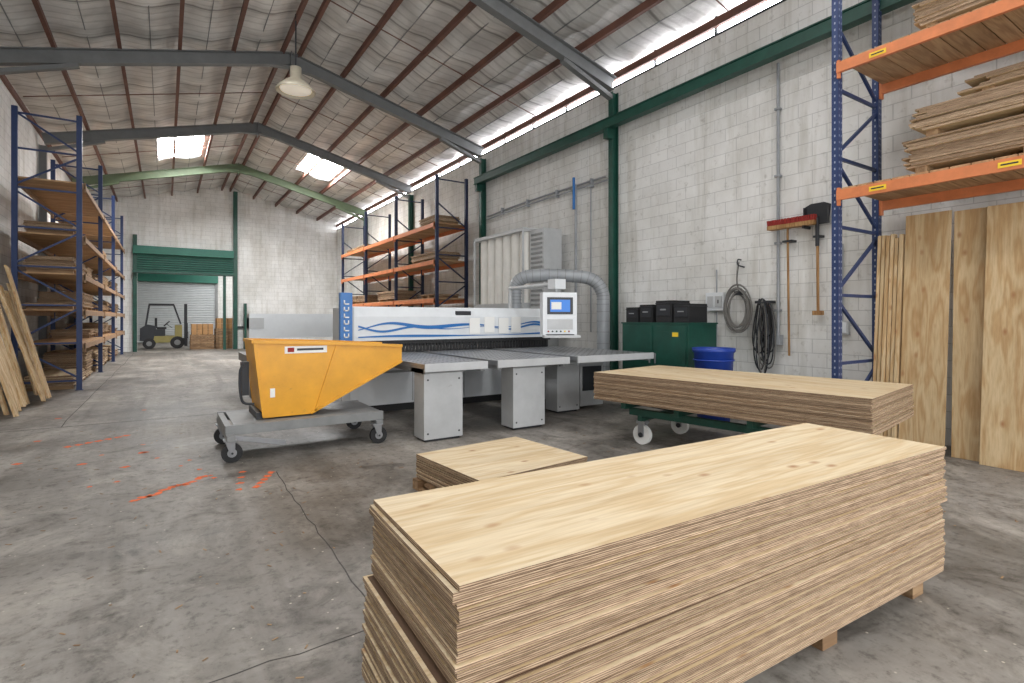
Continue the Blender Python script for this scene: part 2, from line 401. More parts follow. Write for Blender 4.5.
def jag(x0,y0,x1,y1,n,a):
    return [(x0+(x1-x0)*i/n+(random.uniform(-a,a) if abs(y1-y0)>abs(x1-x0) else 0),y0+(y1-y0)*i/n+(random.uniform(-a,a) if abs(y1-y0)<abs(x1-x0) else 0)) for i in range(n+1)]
crack(jag(.88,-4,.9,5.6,60,.012),.007); crack(jag(-2.8,2.5,.87,2.52,30,.015),.006); crack(jag(-2.8,9.5,2.5,9.5,30,.012),.008)
crack(jag(-1.2,9.5,-1.1,28,30,.02),.01)
o.done(recalc=True)
o=O('floor_paint_marks')
def blob(cx,cy,rx,ry,n=14):
    pts=[(cx+rx*math.cos(t)*random.uniform(.4,1.1),cy+ry*math.sin(t)*random.uniform(.4,1.1)) for t in[2*math.pi*i/n for i in range(n)]]
    o.add([(p[0],p[1],.002) for p in pts],[tuple(range(n))],M_opaint)
for i in range(11): blob(-.20+i*.05,5.35+i*.04+random.uniform(-.05,.05),.055,.045)
for i in range(5): blob(.68+i*.045,5.2+i*.10,.05,.05)
for i in range(4): blob(.54+.03*i,5.2+i*.19,.045,.035)
for i in range(7): blob(-.95+i*.09,8.0+i*.06,.06,.06)
for i in range(12): blob(-.1+random.uniform(-.7,.6),6.4+random.uniform(-.9,1.4),.03,.03)
for i in range(6): blob(random.uniform(-1.8,.2),random.uniform(6,12),.05,.05)
blob(-.2,7.2,.06,.06); o.done(recalc=False)
o=O('sawdust_chips')
for i in range(460):
    x=random.uniform(-2,5.5); y=random.uniform(.5,9); a=random.random()*3; l=random.uniform(.006,.024)
    if (0.4<x<4 and y<2.2) or (1.8<x<3.2 and 3.3<y<4.7) or (y>5.6 and x>.4): continue
    o.box(-l,l,-.004,.004,.001,.003,M_pallet,TR(x,y,0,a))
o.done()

# ---------------------------------------------------------------- doorway + annex
o=O('trim_1')
o.box(2.75,2.93,28.78,28.96,0,7.6,M_green); o.box(-1.2,-1.05,28.8,28.96,0,5.2,M_green)
o.box(2.3,2.42,28.6,28.75,0,3.5,M_green); o.box(2.93,3.5,28.9,28.97,1.0,1.1,M_darkm)
o.box(3.2,3.3,28.5,28.95,.0,2.2,M_green)
o.done()
o=O('door_1')
o.box(-1.2,2.75,28.55,28.95,4.35,4.7,M_green2); o.box(-1.05,2.75,28.8,28.9,3.55,4.35,M_green2)
for i in range(7): o.cyl((-1.05,28.78,3.6+i*.1),(2.75,28.78,3.6+i*.1),.03,M_green,n=8)
o.box(-1.2,2.75,28.5,28.95,3.5,3.6,M_green); o.done()
o=O('wall_annex_left'); o.box(-2.8,-2.6,YE+.2,38.2,0,5,M_wx); o.done()
o=O('wall_annex_right'); o.box(6,6.2,YE+.2,38.2,0,5,M_wx); o.done()
o=O('wall_annex_end'); o.box(-2.8,6.2,38,38.2,0,5,M_wy); o.done()
o=O('ceiling_annex'); o.box(-2.8,6.2,YE+.2,38.2,5,5.1,M_foil); o.done()
o=O('door_2')
for i in range(34): o.cyl((-1.4,37.93,.1+i*.105),(2.6,37.93,.1+i*.105),.055,M_rdoor,n=8)
o.box(-1.55,2.75,37.6,37.98,3.65,4.1,M_green2); o.box(-1.55,-1.4,37.8,37.99,0,3.7,M_grey); o.box(2.6,2.75,37.8,37.99,0,3.7,M_grey); o.done()

# ---------------------------------------------------------------- generic parts
def ply_stack(name,cx,cy,L,W,rot,z0,n,pitch,face,jit=.006,skirt=None,gap=.0032):
    o=O(name); r=math.radians(rot)
    for i in range(n):
        dx=random.gauss(0,jit); dy=random.gauss(0,jit); a=random.gauss(0,.0012)
        if skirt: 
            sx,sy=skirt(i/n); dx+=sx; dy+=sy
        T=TR(cx,cy,0,r)@TR(dx,dy,0,a)
        z=z0+i*pitch; ww=random.gauss(0,.002); g=gap*random.uniform(.5,1.4)
        o.box(-L/2-ww,L/2+ww,-W/2-ww,W/2+ww,z,z+pitch-g,M_edge,T,top=face)
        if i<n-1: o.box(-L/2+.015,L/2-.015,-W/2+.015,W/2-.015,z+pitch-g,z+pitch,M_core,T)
    return o.done()
def pallet(name,cx,cy,L,W,rot,h,z=0):
    o=O(name); T=TR(cx,cy,z,math.radians(rot))
    k=max(3,int(L/.9)+1)
    for ix in range(k):
        x=-L/2+.06+(L-.12)*ix/(k-1)
        for y in(-W/2+.05,0,W/2-.05): o.box(x-.06,x+.06,y-.05,y+.05,.02,h-.022,M_pallet,T)
        o.box(x-.06,x+.06,-W/2,W/2,0,.02,M_pallet,T)
    for j in range(5):
        y=-W/2+.05+(W-.1)*j/4; o.box(-L/2,L/2,y-.05,y+.05,h-.022,h,M_pallet,T)
    return o.done()
def sk(t):
    if t<.30: return (-.035+.01*t,-.008)
    if t<.55: return (-.03,.0)
    return (0,0)
pallet('timber_pallet',2.12,1.585,2.7,.66,-2.2,.134)
ply_stack('plywood_stack',2.115,1.58,2.92,.77,-2.2,.135,38,.0175,M_ply_X,.005,skirt=sk)
pallet('timber_pallet',2.44,3.98,1.15,.95,5,.09)
ply_stack('plywood_stack',2.46,3.95,1.12,1.0,5,.091,12,.0175,M_ply_X,.004)
o=O('timber_offcut'); 
for i in range(3): o.box(-.25,.25,-.045,.045,i*.022,i*.022+.02,M_pallet,TR(1.55,3.75,0,.2)); 
o.done()
cx,cy,rt=5.32,3.58,-81
ply_stack('plywood_stack',cx,cy,2.9,1.42,rt,.51,19,.0175,M_ply_Y,.006)
o=O('green_panel_trolley'); T=TR(cx,cy,0,math.radians(rt))
for y in(-.45,.45): o.box(-1.1,1.1,y-.03,y+.03,.34,.42,M_green,T)
for x in(-1.1,-.4,.4,1.1): o.box(x-.03,x+.03,-.6,.6,.42,.509,M_green,T)
for x in(-.95,.95): 
    o.box(x-.03,x+.03,-.48,.48,.28,.34,M_green,T)
    for y in(-.42,.42):
        o.box(x-.06,x+.06,y-.05,y+.05,.25,.28,M_metal,T)
        o.box(x-.04,x+.04,y-.04,y-.032,.1,.26,M_metal,T); o.box(x-.04,x+.04,y+.032,y+.04,.1,.26,M_metal,T)
        o.cyl(T@Vector((x,y-.028,.115)),T@Vector((x,y+.028,.115)),.115,M_paper,n=24)
        o.cyl(T@Vector((x,y-.05,.115)),T@Vector((x,y+.05,.115)),.03,M_darkm,n=12)
o.done(.003)

# ---------------------------------------------------------------- racks
def rack(name,xf,xb,ys,H,levels,postm,beamm,holes=False,deckm=None,deckh=.03,beamh=.11,labels=()):
    o=O(name); s=1 if xb>xf else -1
    for y in ys:
        for x in(xf,xb):
            o.box(x-.045,x+.045,y-.035,y-.029,0,H,postm); o.box(x-.045,x+.045,y+.029,y+.035,0,H,postm); o.box(x-s*.045-(.003),x-s*.045+.003,y-.035,y+.035,0,H,postm)
            o.box(x-.07,x+.07,y-.06,y+.06,0,.01,postm)
            if holes:
                z=.1
                while z<H-.05:
                    for dx in(-.022,.022): o.box(x+dx-.006,x+dx+.006,y-.0365,y-.0352,z,z+.024,M_hole)
                    o.box(x-s*.0495,x-s*.0482,y-.007,y+.007,z,z+.024,M_hole)
                    z+=.075
        z=.2;d=0
        while z+.75<H:
            o.beam((xf,y,z),(xb,y,z),.03,.035,postm)
            a,b=((xf,xb) if d%2==0 else (xb,xf)); o.beam((a,y,z+.05),(b,y,z+.72),.03,.035,postm); z+=.78; d+=1
        o.beam((xf,y,H-.12),(xb,y,H-.12),.03,.035,postm)
    for ya,yb in zip(ys[:-1],ys[1:]):
        for z in levels:
            for x in(xf,xb):
                xx=x-s*.07 if x==xf else x+s*.0
                o.box(xx-.022,xx+.022,ya+.036,yb-.036,z-beamh,z,beamm)
                for e in(ya+.05,yb-.05): o.box(x-s*.075-.006 if x==xf else x-.03,x-s*.075+.03 if x==xf else x+.03,e-.014,e+.014,z-beamh-.06,z+.03,beamm)
            a,b=min(xf,xb),max(xf,xb)
            k=int((yb-ya-.1)/.16)
            for i in range(k):
                yy=ya+.06+i*(yb-ya-.12)/k
                o.box(a-(.05 if s>0 else 0),b+(.05 if s<0 else 0),yy,yy+(yb-ya-.12)/k-.012,z,z+deckh,deckm or M_deckx)
    for (y,z) in labels: o.box(6.302,6.307,y-.08,y+.08,z-.025,z+.025,M_label); o.box(6.300,6.302,y-.06,y+.06,z-.006,z+.008,M_darkm)
    return o.done()
rack('pallet_rack',6.4,7.38,[.3,3.05],5.6,[2.93,4.36],M_blue,M_orange,True,labels=((2.6,2.875),(1.55,2.875),(2.6,4.3),(1.3,4.3)))
rack('pallet_rack',6.5,7.45,[13.9,17.1,20.3,23.5],5.6,[2.05,3.15,4.22],M_navy,M_orange)
rack('pallet_rack',-1.5,-2.5,[14.2,18.5,22.8,27.1],5.7,[.95,1.65,2.4,3.2,4.3],M_blue,M_deckb,beamh=.1)
def lift(x0,x1,y0,y1,z,n,name='timber_pack',th=.018,jx=.025,jy=.05):
    o=O(name)
    for i in range(3):
        yy=y0+.12+(y1-y0-.24)*i/2; o.box(x0+.02,x1-.02,yy-.05,yy+.05,z,z+.08,M_pallet)
    for i in range(n):
        d=random.uniform(-jx,jx); e=random.uniform(-jy,jy)
        o.box(x0+d,x1+d,y0+e,y1+e,z+.08+i*(th+.002),z+.08+i*(th+.002)+th,M_edge,top=M_ply_Y)
    return o.done()
zt=2.961
lift(6.42,7.28,.5,2.38,zt,14,'plywood_pack'); lift(6.45,7.28,.5,2.3,zt+.08+14*.02+.001,12,'plywood_pack',jy=.1)
z3=zt+.16+26*.02+.002
lift(6.6,7.28,.7,1.9,z3,7,'timber_offcut_pack',jy=.15,jx=.03)
lift(6.45,7.28,.5,2.3,4.391,12,'plywood_pack')
lift(6.45,7.28,.6,2.15,4.391+.08+12*.02+.001,14,'plywood_pack',jy=.1)
def shelfload(xa,xb,ys,levels,prob=.8,zd=.031,hmax=.45,name='timber_pack'):
    for ya,yb in zip(ys[:-1],ys[1:]):
        for z in levels:
            y=ya+.2
            while y<yb-.9:
                L=random.uniform(.9,2.2); L=min(L,yb-.2-y)
                if random.random()<prob:
                    n=random.randint(2,int(hmax/.024)); lift(xa+.06,xb-.06,y,y+L,z+zd,n,name,th=.022,jy=.07)
                y+=L+.14
shelfload(6.5,7.4,[13.9,17.1,20.3,23.5],[2.05,3.15,4.22],.4,hmax=.3)
shelfload(-2.45,-1.55,[14.2,18.5,22.8,27.1],[.95,1.65,2.4],.85,hmax=.34)
shelfload(-2.45,-1.55,[14.2,18.5,22.8,27.1],[3.2,4.3],.55,hmax=.3)
shelfload(-2.45,-1.55,[14.2,18.5,22.8,27.1],[0.0],1,zd=.002,hmax=.6)
def leaner(o,y0,y1,xb,xt,L,m,t=.02,tilt=0):
    a=math.asin(min(.9,(xt-xb)/L)); h=L*math.cos(a)
    vs=[]
    for (x,z) in((xb,0.0),(xt,h)):
        dy=tilt*z
        vs+= [(x,y0+dy,z+ (t*math.sin(a) if z==0 else 0)),(x,y1+dy,z+(t*math.sin(a) if z==0 else 0)),(x+t,y1+dy,z),(x+t,y0+dy,z)]
    o.add(vs,[(0,1,2,3),(7,6,5,4),(0,4,5,1),(1,5,6,2),(2,6,7,3),(3,7,4,0)],m)
for (y0,y1,xb,xt,L,tl) in[(2.27,2.70,7.06,7.27,2.7,0),(1.92,2.22,7.10,7.28,2.68,.01),(1.35,1.95,6.98,7.22,2.68,0),(.6,1.25,7.0,7.22,2.6,0)]:
    o=O('leaning_pine_panel'); leaner(o,y0,y1,xb,xt,L,M_pine,.022,tl); o.done(.002)
o=O('leaning_board_bundle')
for i in range(6): leaner(o,2.72+i*.045,2.755+i*.045,7.02+.015*(i%3),7.24,2.5+random.uniform(-.1,.1),M_pine,.09,0)
o.done()
o=O('leaning_plank_bundle')
for i in range(18):
    y=10.5+i*.18; x=-1.75-random.uniform(0,.3)
    L=random.uniform(2.0,2.6)
    a=random.uniform(.24,.34)
    p0=Vector((x,y+random.uniform(-.05,.05),.06)); p1=Vector((max(-2.52,x-L*math.sin(a)),y+random.uniform(.2,.5),L*math.cos(a)))
    o.beam(p0,p1,.16,.03,M_pine,(1,0,.3))
o.done()

# ---------------------------------------------------------------- yellow hopper + trolley
DY=-.24
o=O('yellow_tipping_hopper')
Y0,Y1=6.62+DY,7.36+DY
prof=[(.90,.40),(1.40,.40),(2.50,.95),(2.50,1.15),(1.70,1.20),(.80,1.24)]
for y in(Y0,Y1-.012): o.prism(prof,y,y+.012,M_yellow)
def plate(a,b,m,t=.012):
    o.prism([(a[0],a[1]),(b[0],b[1]),(b[0],b[1]+t),(a[0],a[1]+t)] if abs(a[1]-b[1])<abs(a[0]-b[0]) else [(a[0],a[1]),(a[0]+t,a[1]),(b[0]+t,b[1]),(b[0],b[1])],Y0+.012,Y1-.012,m)
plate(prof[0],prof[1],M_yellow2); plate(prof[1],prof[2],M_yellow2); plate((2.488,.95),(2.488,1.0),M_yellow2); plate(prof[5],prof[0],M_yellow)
rim=[(.80,1.24),(1.70,1.20),(2.50,1.15)]
for y in(Y0-.008,Y1+.008):
    for a,b in zip(rim[:-1],rim[1:]): o.beam((a[0],y,a[1]),(b[0],y,b[1]),.035,.035,M_yellow)
o.beam((.8,Y0-.02,1.24),(.8,Y1+.02,1.24),.035,.035,M_yellow); 
for y in(Y0-.006,Y1+.006):
    o.beam((1.40,y,.41),(2.50,y,.96),.02,.03,M_yellow)
    o.beam((.91,y,.42),(.82,y,1.22),.02,.04,M_yellow)
    o.beam((1.70,y,1.2),(1.45,y,.43),.02,.02,M_yellow)
o.box(1.12,1.58,Y0-.006,Y0-.001,1.10,1.18,M_paper); o.box(1.15,1.22,Y0-.008,Y0-.006,1.115,1.165,M_red); o.box(1.25,1.54,Y0-.008,Y0-.006,1.13,1.155,M_darkm)
o.box(.97,1.02,Y0-.004,Y0-.001,.62,.72,M_paper)
o.box(.84,.92,Y0+.05,Y1-.05,.381,.46,M_darkm); o.tube(smoothpath([(.82,Y0+.08,.55),(.70,Y0+.08,.6),(.68,Y0+.08,.9),(.72,Y0+.08,1.0)],5),.014,M_darkm,8)
o.box(.72,.80,Y0+.33,Y0+.43,.62,1.0,M_darkm); o.box(1.05,1.5,Y0+.1,Y1-.1,.381,.4,M_darkm)
o.done(.003)
o=O('steel_trolley')
for y in(6.48+DY,7.46+DY): o.box(.52,2.2,y-.03,y+.03,.28,.38,M_grey)
for x in(.55,1.0,1.5,2.17): o.box(x-.03,x+.03,6.51+DY,7.43+DY,.29,.37,M_grey)
o.box(.6,2.12,6.52+DY,7.42+DY,.372,.38,M_grey)
o.box(.52,.60,6.3+DY,7.6+DY,.24,.30,M_grey); o.box(2.1,2.18,6.4+DY,7.5+DY,.24,.28,M_grey)
o.beam((.56,6.46+DY,.26),(1.1,6.46+DY,.14),.03,.05,M_metal); 
for x in(.56,2.12):
    for y in(6.46+DY,7.44+DY):
        o.box(x-.06,x+.06,y-.06,y+.06,.225,.24,M_metal)
        o.prism([(x-.05,.23),(x+.05,.23),(x+.045,.08),(x+.005,.08)],y-.045,y-.038,M_metal); o.prism([(x-.05,.23),(x+.05,.23),(x+.045,.08),(x+.005,.08)],y+.038,y+.045,M_metal)
        o.cyl((x+.02,y-.025,.1),(x+.02,y+.025,.1),.1,M_black,n=24); o.cyl((x+.02,y-.03,.1),(x+.02,y+.03,.1),.045,M_metal,n=16); o.cyl((x+.02,y-.05,.1),(x+.02,y+.05,.1),.012,M_darkm,n=8)
o.done(.003)

# ---------------------------------------------------------------- panel saw
o=O('panel_saw_machine')
o.box(2.55,6.2,8.25,9.5,0,.12,M_black); o.box(2.5,6.25,8.2,9.55,.12,.80,M_white)
for x in(3.4,4.35,5.3): o.box(x-.004,x+.004,8.195,8.2,.15,.78,M_grey)
o.box(2.7,6.1,8.19,8.2,.62,.66,M_grey)
o.box(2.45,6.3,8.2,9.5,.80,.9,M_darkm)
o.box(2.45,6.3,8.15,8.22,.84,.93,M_metal)
o.prism([(8.2,1.14),(8.2,1.52),(8.32,1.68),(8.95,1.68),(8.95,1.14)],2.4,6.25,M_white,'yz')
o.box(2.4,6.25,8.23,8.9,1.08,1.14,M_black)
for i in range(60):
    x=2.5+i*.062; o.box(x,x+.045,8.26,8.28,.95,1.08,M_black)
for x0 in(2.42,6.05): o.box(x0,x0+.2,8.3,9.0,.9,1.1,M_darkm)
o.box(2.4,6.25,8.95,9.3,1.0,1.5,M_lgrey)
def wave(z0,amp,ph,w,m,x0=2.5,x1=6.1,fr=3.3,y=8.193):
    n=90
    for i in range(n):
        a=x0+(x1-x0)*i/n; b=x0+(x1-x0)*(i+1)/n
        fa=z0+amp*math.sin(a*fr+ph)*(.6+.4*math.sin(a*1.1)); fb=z0+amp*math.sin(b*fr+ph)*(.6+.4*math.sin(b*1.1))
        wa=w*(.6+.4*math.sin(a*2.1+ph)); wb=w*(.6+.4*math.sin(b*2.1+ph))
        o.add([(a,y,fa-wa),(b,y,fb-wb),(b,y,fb+wb),(a,y,fa+wa)],[(0,1,2,3)],m)
wave(1.37,.09,0,.03,M_bluep,fr=4.6); wave(1.33,.08,1.5,.018,M_bluep,fr=5.4,y=8.191); wave(1.2,.02,.6,.02,M_bluep,fr=2.2,y=8.192)
ZT=.95
for (a,b,l) in((2.56,3.42,(2.60,3.12)),(3.57,4.75,(3.88,4.4)),(4.90,6.45,(5.15,5.6))):
    o.box(a,b,5.82,8.15,ZT-.06,ZT,M_metal); o.box(a,b,5.8,5.83,ZT-.09,ZT+.005,M_lgrey)
    o.box(a+.02,a+.08,5.85,8.15,ZT-.12,ZT-.06,M_grey); o.box(b-.08,b-.02,5.85,8.15,ZT-.12,ZT-.06,M_grey)
    y=5.95
    while y<8.1:
        x=a+.06
        while x<b-.04:
            o.box(x-.012,x+.012,y-.012,y+.012,ZT,ZT+.0015,M_darkm); x+=.12
        y+=.12
    yl=5.92 if l[0]<5 else 6.6
    o.box(l[0],l[1],yl,yl+.3,.03,ZT-.1,M_lgrey); o.box(l[0]+.03,l[1]-.03,yl+.03,yl+.27,0,.03,M_darkm)
    o.box(l[0]-.02,l[1]+.03,yl-.02,yl+.35,ZT-.12,ZT-.06,M_grey)
    for (hx,hz) in((l[0]+.05,.1),(l[1]-.05,.1),(l[0]+.05,.75),(l[1]-.05,.75)): o.cyl((hx,yl-.004,hz),(hx,yl,hz),.012,M_darkm,n=8)
o.box(5.7,6.2,6.7,7.9,.05,.78,M_lgrey); o.box(5.75,6.15,6.68,6.7,.3,.7,M_darkm)
o.box(2.3,2.5,8.12,9.6,.12,1.0,M_white); o.box(2.3,2.42,8.14,8.9,1.0,1.66,M_lgrey)
o.box(2.19,2.37,8.05,8.13,1.0,1.88,M_bluep); o.box(2.22,2.34,8.06,8.12,0,1.0,M_lgrey)
for i in range(7): 
    z=1.1+i*.1
    o.box(2.24,2.32,8.046,8.05,z,z+.018,M_paper); o.box(2.24,2.258,8.046,8.05,z,z+.065,M_paper)
    if i%2: o.box(2.302,2.32,8.046,8.05,z,z+.065,M_paper)
for x in(2.6,3.4,4.2,5.0,5.8): o.box(x-.06,x+.06,9.5,12.6,.8,.88,M_lgrey); o.box(x-.05,x+.05,12.3,12.45,0,.8,M_lgrey)
o.box(1.3,6.2,10.9,11.25,1.12,1.58,M_white); o.box(1.3,1.55,10.88,11.27,1.3,1.5,M_lgrey)
for x in(1.42,6.05): o.box(x-.08,x+.08,10.95,11.2,0,1.12,M_darkm); o.box(x-.12,x+.12,9.5,12.6,.62,.78,M_grey)
for x in(1.42,6.05): o.box(x-.05,x+.05,12.4,12.5,0,.62,M_grey); o.box(x-.05,x+.05,9.55,9.65,0,.62,M_grey)
for i,x in enumerate((4.45,4.75,5.05,5.32)):
    o.box(x,x+.21,8.184,8.188,1.22+.02*(i%2),1.5+.02*(i%2),M_paper)
o.box(4.2,4.5,8.22,8.24,1.5,1.62,M_darkm)
o.cyl((5.5,8.5,1.62),(5.5,8.5,2.06),.04,M_lgrey); o.cyl((5.5,8.5,2.06),(5.44,7.0,2.06),.035,M_lgrey); o.cyl((5.44,7.0,2.08),(5.44,7.0,1.9),.03,M_lgrey); o.box(5.34,5.56,6.9,7.1,1.98,2.14,M_white)
T=TR(5.46,6.95,1.56,math.radians(-22))
o.box(-.29,.29,-.06,.14,-.34,.36,M_white,T); o.box(-.22,.22,-.067,-.06,.0,.28,M_darkm,T); o.box(-.17,.17,-.071,-.067,.04,.24,M_screen,T)
o.box(-.15,.02,-.073,-.071,.08,.20,M_paper,T)
o.box(-.22,.22,-.065,-.06,-.25,-.08,M_lgrey,T)
for i in range(6): o.cyl(T@Vector((-.2+i*.07,-.075,-.28)),T@Vector((-.2+i*.07,-.06,-.28)),.014,[M_red,M_darkm,M_green,M_darkm,M_label,M_red][i],n=10)
o.box(-.3,.3,-.22,-.06,-.38,-.34,M_lgrey,T); o.box(-.24,.2,-.2,-.08,-.34,-.325,M_darkm,T)
o.done(.003)

o=O('dust_extraction_duct')
pth=smoothpath([(5.78,8.75,1.69),(5.78,8.75,1.95),(5.80,8.73,2.18),(5.98,8.55,2.32),(6.5,8.2,2.33),(6.95,7.85,2.26),(7.12,7.72,2.02),(7.14,7.7,1.7),(7.14,7.7,.9),(7.14,7.7,0.0)],8)
o.tube(pth,.125,M_pipe,18)
for i in range(3,len(pth)-2,2):
    a=pth[i]; d=(pth[i+1]-pth[i]).normalized(); o.cyl(a-d*.008,a+d*.008,.131,M_grey,n=18)
o.done()
o=O('dust_filter_unit')
for i in range(6):
    y=10.25+i*.37; o.cyl((7.1,y,1.85),(7.1,y,3.5),.165,M_whitepipe,n=20)
o.box(6.85,7.4,10.05,12.35,1.7,1.85,M_lgrey); o.box(6.85,7.4,10.05,12.35,3.5,3.58,M_lgrey)
for x in(6.86,7.38):
    for y in(10.06,12.34): o.box(x-.02,x+.02,y-.02,y+.02,0,3.55,M_lgrey)
o.box(6.95,7.3,10.2,12.2,.6,1.7,M_grey)
o.box(7.0,7.5,9.45,9.98,1.7,3.5,M_lgrey)
for i in range(16): o.box(6.985,7.0,9.5,9.93,1.78+i*.105,1.83+i*.105,M_grey)
o.box(7.1,7.45,9.5,9.9,0,1.7,M_grey)
o.done(.003)

# ---------------------------------------------------------------- cabinet, bin, wall items
o=O('green_steel_cabinet')
o.box(6.8,7.5,5.42,6.84,.06,1.42,M_green); o.box(6.79,7.51,5.40,6.86,1.40,1.425,M_green)
for (y0,y1) in((5.46,6.11),(6.15,6.80)):
    o.box(6.785,6.8,y0,y1,.1,1.37,M_green); o.box(6.782,6.786,y0+.06,y1-.06,.2,1.28,M_green)
o.box(6.765,6.785,6.18,6.2,.75,.92,M_metal); o.box(6.765,6.785,6.06,6.08,.75,.92,M_metal)
o.box(6.78,6.785,5.6,5.72,1.2,1.27,M_label); o.box(6.82,7.48,5.44,6.82,0,.06,M_black); o.done(.004)
for i,(y0,y1,h) in enumerate(((5.45,5.75,.3),(5.79,6.12,.36),(6.2,6.48,.3),(6.52,6.8,.26))):
    o=O('black_storage_case'); z0=1.426; o.box(6.85,7.3,y0,y1,z0,z0+h,M_black); o.box(6.84,6.85,y0+.03,y1-.03,z0+h*.3,z0+h*.8,M_darkm); o.box(6.83,6.84,(y0+y1)/2-.06,(y0+y1)/2+.06,z0+h*.55,z0+h*.62,M_metal); o.box(6.84,7.31,y0-.005,y1+.005,z0+h*.85,z0+h*.9,M_darkm); o.done(.006)
o=O('blue_waste_bin'); o.lathe((6.6,4.82,0),[(0,.02),(.22,.0),(.27,1.0),(.295,1.02),(.295,1.07),(.265,1.07),(.26,1.0),(.21,.05),(0,.05)],M_bluebin,28)
o.tube([(6.6+.275*math.cos(t),4.82+.275*math.sin(t),.9) for t in[2*math.pi*i/28 for i in range(28)]],.012,M_bluebin,6,True); o.done()
o=O('wall_switch_box'); o.box(7.62,7.695,5.38,5.72,1.62,1.92,M_white); o.box(7.605,7.62,5.41,5.53,1.68,1.86,M_lgrey); o.box(7.605,7.62,5.57,5.68,1.68,1.86,M_lgrey); o.box(7.6,7.605,5.46,5.48,1.74,1.8,M_darkm); o.done(.004)
o=O('coiled_air_hose')
yh=5.09; pts=[]
for i in range(8*28):
    t=2*math.pi*i/28; r=.22+.012*(i/28)+.03*math.sin(i*.13)
    pts.append((7.58+.02*math.sin(i*.21)-.004*(i//28),yh+.02*math.sin(i*.05)+r*.7*math.cos(t),1.64+r*1.15*math.sin(t)))
o.tube(pts,.014,M_cloth,6)
o.tube(smoothpath([(7.6,yh,2.38),(7.58,yh+.02,2.1),(7.58,yh-.02,1.9)],6),.014,M_cloth,6)
o.tube(smoothpath([(7.66,yh,2.42),(7.58,yh,2.42),(7.58,yh,2.34),(7.66,yh-.06,2.3)],5),.012,M_darkm,6); o.box(7.56,7.695,yh-.06,yh+.06,1.86,1.92,M_darkm)
o.done()
o=O('hanging_cable_loops')
yc=4.66
for k in range(14):
    cyy=yc+random.uniform(-.08,.08); rz=random.uniform(.25,.6); ry=random.uniform(.05,.11); zc=1.75-rz+random.uniform(-.05,.05)
    o.tube([(7.61-.005*k+.01*math.sin(3*t),cyy+ry*math.cos(t)*(1-.35*math.sin(t)),zc+rz*math.sin(t)) for t in[2*math.pi*i/32 for i in range(32)]],.011,(M_darkm,M_black,M_cloth)[k%3],6,True)
o.box(7.54,7.695,yc-.12,yc+.12,1.72,1.76,M_darkm); o.done()
o=O('wall_broom')
yb=4.22
o.box(7.5,7.62,yb-.34,yb+.34,2.80,2.86,M_handle)
for i in range(28):
    y=yb-.335+i*.0248
    for x in(7.52,7.56,7.60): o.cyl((x,y,2.86),(x+random.uniform(-.01,.01),y+random.uniform(-.012,.012),2.94),.013,M_red,n=5)
o.cyl((7.58,yb+.07,2.8),(7.62,yb+.07,.95),.016,M_handle,n=10); o.box(7.56,7.695,yb+.0,yb+.14,2.6,2.63,M_darkm); o.box(7.5,7.695,yb-.2,yb-.18,2.76,2.8,M_darkm); o.done()
o=O('wall_shovel')
ysv=3.88
o.prism([(-.15+ysv,2.80),(.15+ysv,2.80),(.18+ysv,3.06),(.09+ysv,3.1),(-.09+ysv,3.1),(-.18+ysv,3.06)],7.6,7.612,M_darkm,'yz'); o.box(7.54,7.6,ysv-.165,ysv-.15,2.8,3.05,M_darkm); o.box(7.54,7.6,ysv+.15,ysv+.165,2.8,3.05,M_darkm)
o.cyl((7.6,ysv,2.85),(7.62,ysv,1.6),.019,M_handle,n=10); o.cyl((7.6,ysv,2.9),(7.6,ysv,2.5),.026,M_darkm,n=10); o.box(7.58,7.695,ysv-.05,ysv+.05,2.62,2.65,M_darkm); o.box(7.58,7.66,ysv-.06,ysv+.06,1.54,1.6,M_handle)
o.done()

# ---------------------------------------------------------------- high-bay lamp
for (x,y) in((2.25,11.6),):
    o=O('high_bay_lamp')
    z=6.15
    o.lathe((x,y,z),[(.38,0),(.39,.02),(.33,.1),(.22,.2),(.12,.27),(.11,.28),(.11,.5),(0,.5)],M_lamp,28)
    o.lathe((x,y,z),[(.375,.0),(.32,.09),(.21,.19),(.0,.2)],M_lamp,28)
    o.cyl((x,y,z+.5),(x,y,roofz(x)-.1),.015,M_darkm,n=8)
    o.lathe((x,y,z),[(0,.03),(.3,.03),(.31,.05)],M_bulb,24)
    o.done(recalc=False)

# ---------------------------------------------------------------- forklift
o=O('forklift')
fx,fyy=-.05,31.4
def fb(x0,x1,y0,y1,z0,z1,m): o.box(fx+x0,fx+x1,fyy+y0,fyy+y1,z0,z1,m)
o.prism([(fx-.98,.4),(fx-.45,.32),(fx-.3,1.1),(fx-.7,1.18),(fx-.96,1.0)],fyy-.5,fyy+.5,M_darkm)
fb(-.45,.75,-.48,.48,.3,.62,M_fky); fb(-.5,.05,-.4,.4,.62,.95,M_darkm)
fb(.45,.75,-.46,.46,.6,1.15,M_fky)
fb(-.3,.1,-.25,.25,.95,1.05,M_black); fb(-.38,-.28,-.25,.25,1.0,1.5,M_black)
for y in(-.45,.45):
    o.beam((fx-.75,fyy+y,1.1),(fx-.6,fyy+y,2.15),.06,.06,M_darkm); o.beam((fx+.7,fyy+y,1.2),(fx+.4,fyy+y,2.15),.06,.06,M_darkm); o.beam((fx-.62,fyy+y,2.15),(fx+.42,fyy+y,2.15),.08,.08,M_darkm)
for i in range(6): o.beam((fx-.6+i*.2,fyy-.45,2.16),(fx-.6+i*.2,fyy+.45,2.16),.04,.03,M_darkm)
for y in(-.3,.3): fb(.85,.97,y-.05,y+.05,.1,2.2,M_darkm); fb(.98,1.03,y-.06,y+.06,.05,.8,M_metal); fb(.98,2.0,y-.06,y+.06,.05,.09,M_metal)
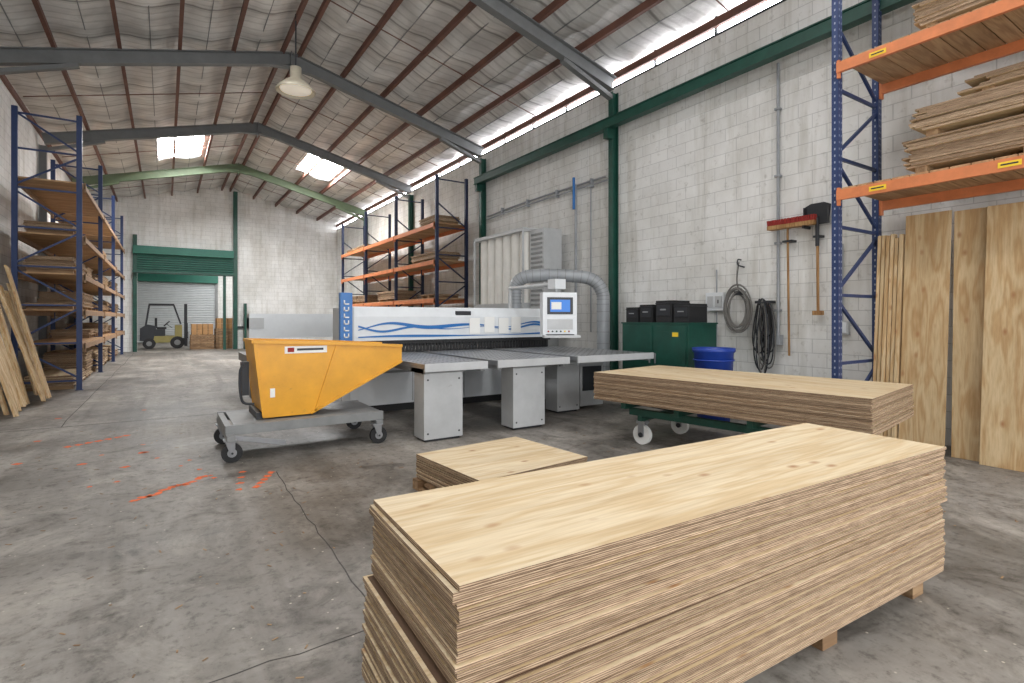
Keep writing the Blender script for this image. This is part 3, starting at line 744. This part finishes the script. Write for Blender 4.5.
for z in(.3,.9,1.5,2.05): fb(.86,.94,-.34,.34,z,z+.07,M_darkm)
fb(.96,1.0,-.45,.45,.5,.58,M_darkm); fb(.96,1.0,-.45,.45,.75,.82,M_darkm); fb(.75,.86,-.2,.2,.25,.5,M_darkm)
for i in range(5): fb(.97,.99,-.44+i*.21,-.42+i*.21,.55,1.25,M_darkm)
o.cyl((fx-.15,fyy-.3,.95),(fx-.15,fyy+.3,.95),.08,M_black,n=10)
for x,r in((-.6,.26),(.55,.3)):
    for y in(-.52,.38): o.cyl((fx+x,fyy+y,r),(fx+x,fyy+y+.16,r),r,M_black,n=20); o.cyl((fx+x,fyy+y-.01,r),(fx+x,fyy+y+.17,r),r*.45,M_grey,n=14)
o.cyl((fx+.1,fyy,1.2),(fx+.35,fyy,1.0),.015,M_black,n=6); o.cyl((fx+.09,fyy,1.24),(fx+.13,fyy,1.2),.17,M_black,n=16)
o.done(.01)
for (x,y,n) in((1.5,29.95,5),(2.55,29.95,7)):
    o=O('stacked_pallets')
    for k in range(n):
        for i in range(3): o.box(x-.5,x+.5,y-.5+i*.45,y-.4+i*.45,k*.14+.0,k*.14+.11,M_pallet)
        for i in range(7): o.box(x-.5+i*.145,x-.4+i*.145,y-.5,y+.5,k*.14+.11,k*.14+.135,M_pallet)
    o.done()
    o=O('carton_stack'); zz=n*.14
    for k in range(2):
        for i in range(2): o.box(x-.45+i*.46,x-.01+i*.46,y-.4,y+.4,zz+k*.26,zz+k*.26+.25,M_carton); o.box(x-.25+i*.46,x-.2+i*.46,y-.402,y+.402,zz+k*.26,zz+k*.26+.252,M_pallet)
    o.done(.005)

# ---------------------------------------------------------------- lights
def area(name,loc,rot,sx,sy,p,c=(1,1,1)):
    l=bpy.data.lights.new(name,'AREA'); l.shape='RECTANGLE'; l.size=sx; l.size_y=sy; l.energy=p; l.color=c
    ob=bpy.data.objects.new(name,l); ob.location=loc; ob.rotation_euler=rot; sc.collection.objects.link(ob); return ob
area('added_rear_fill',(2.5,-5.4,2.9),(math.radians(90),0,0),8.8,4.6,540,(.985,.99,1))  # added area light behind the camera, filling the hall through the rear opening
area('added_annex_fill',(3.5,34,4.95),(0,0,0),3,5,340,(1,1,1))  # added fill under the closed annex ceiling, brightens the room beyond
w=bpy.data.worlds.new('World'); sc.world=w; w.use_nodes=True; nt=w.node_tree
bg=nt.nodes['Background']; bg.inputs[0].default_value=(.92,.96,1,1); bg.inputs[1].default_value=1.6

# ---------------------------------------------------------------- camera
cam=bpy.data.cameras.new('camera'); co=bpy.data.objects.new('camera',cam); sc.collection.objects.link(co)
co.location=(0,0,1.5); co.rotation_euler=(math.radians(90),0,math.radians(-33.1))
cam.sensor_width=36; cam.lens=18.7; cam.shift_y=-.023; cam.clip_start=.05; cam.clip_end=200
sc.camera=co
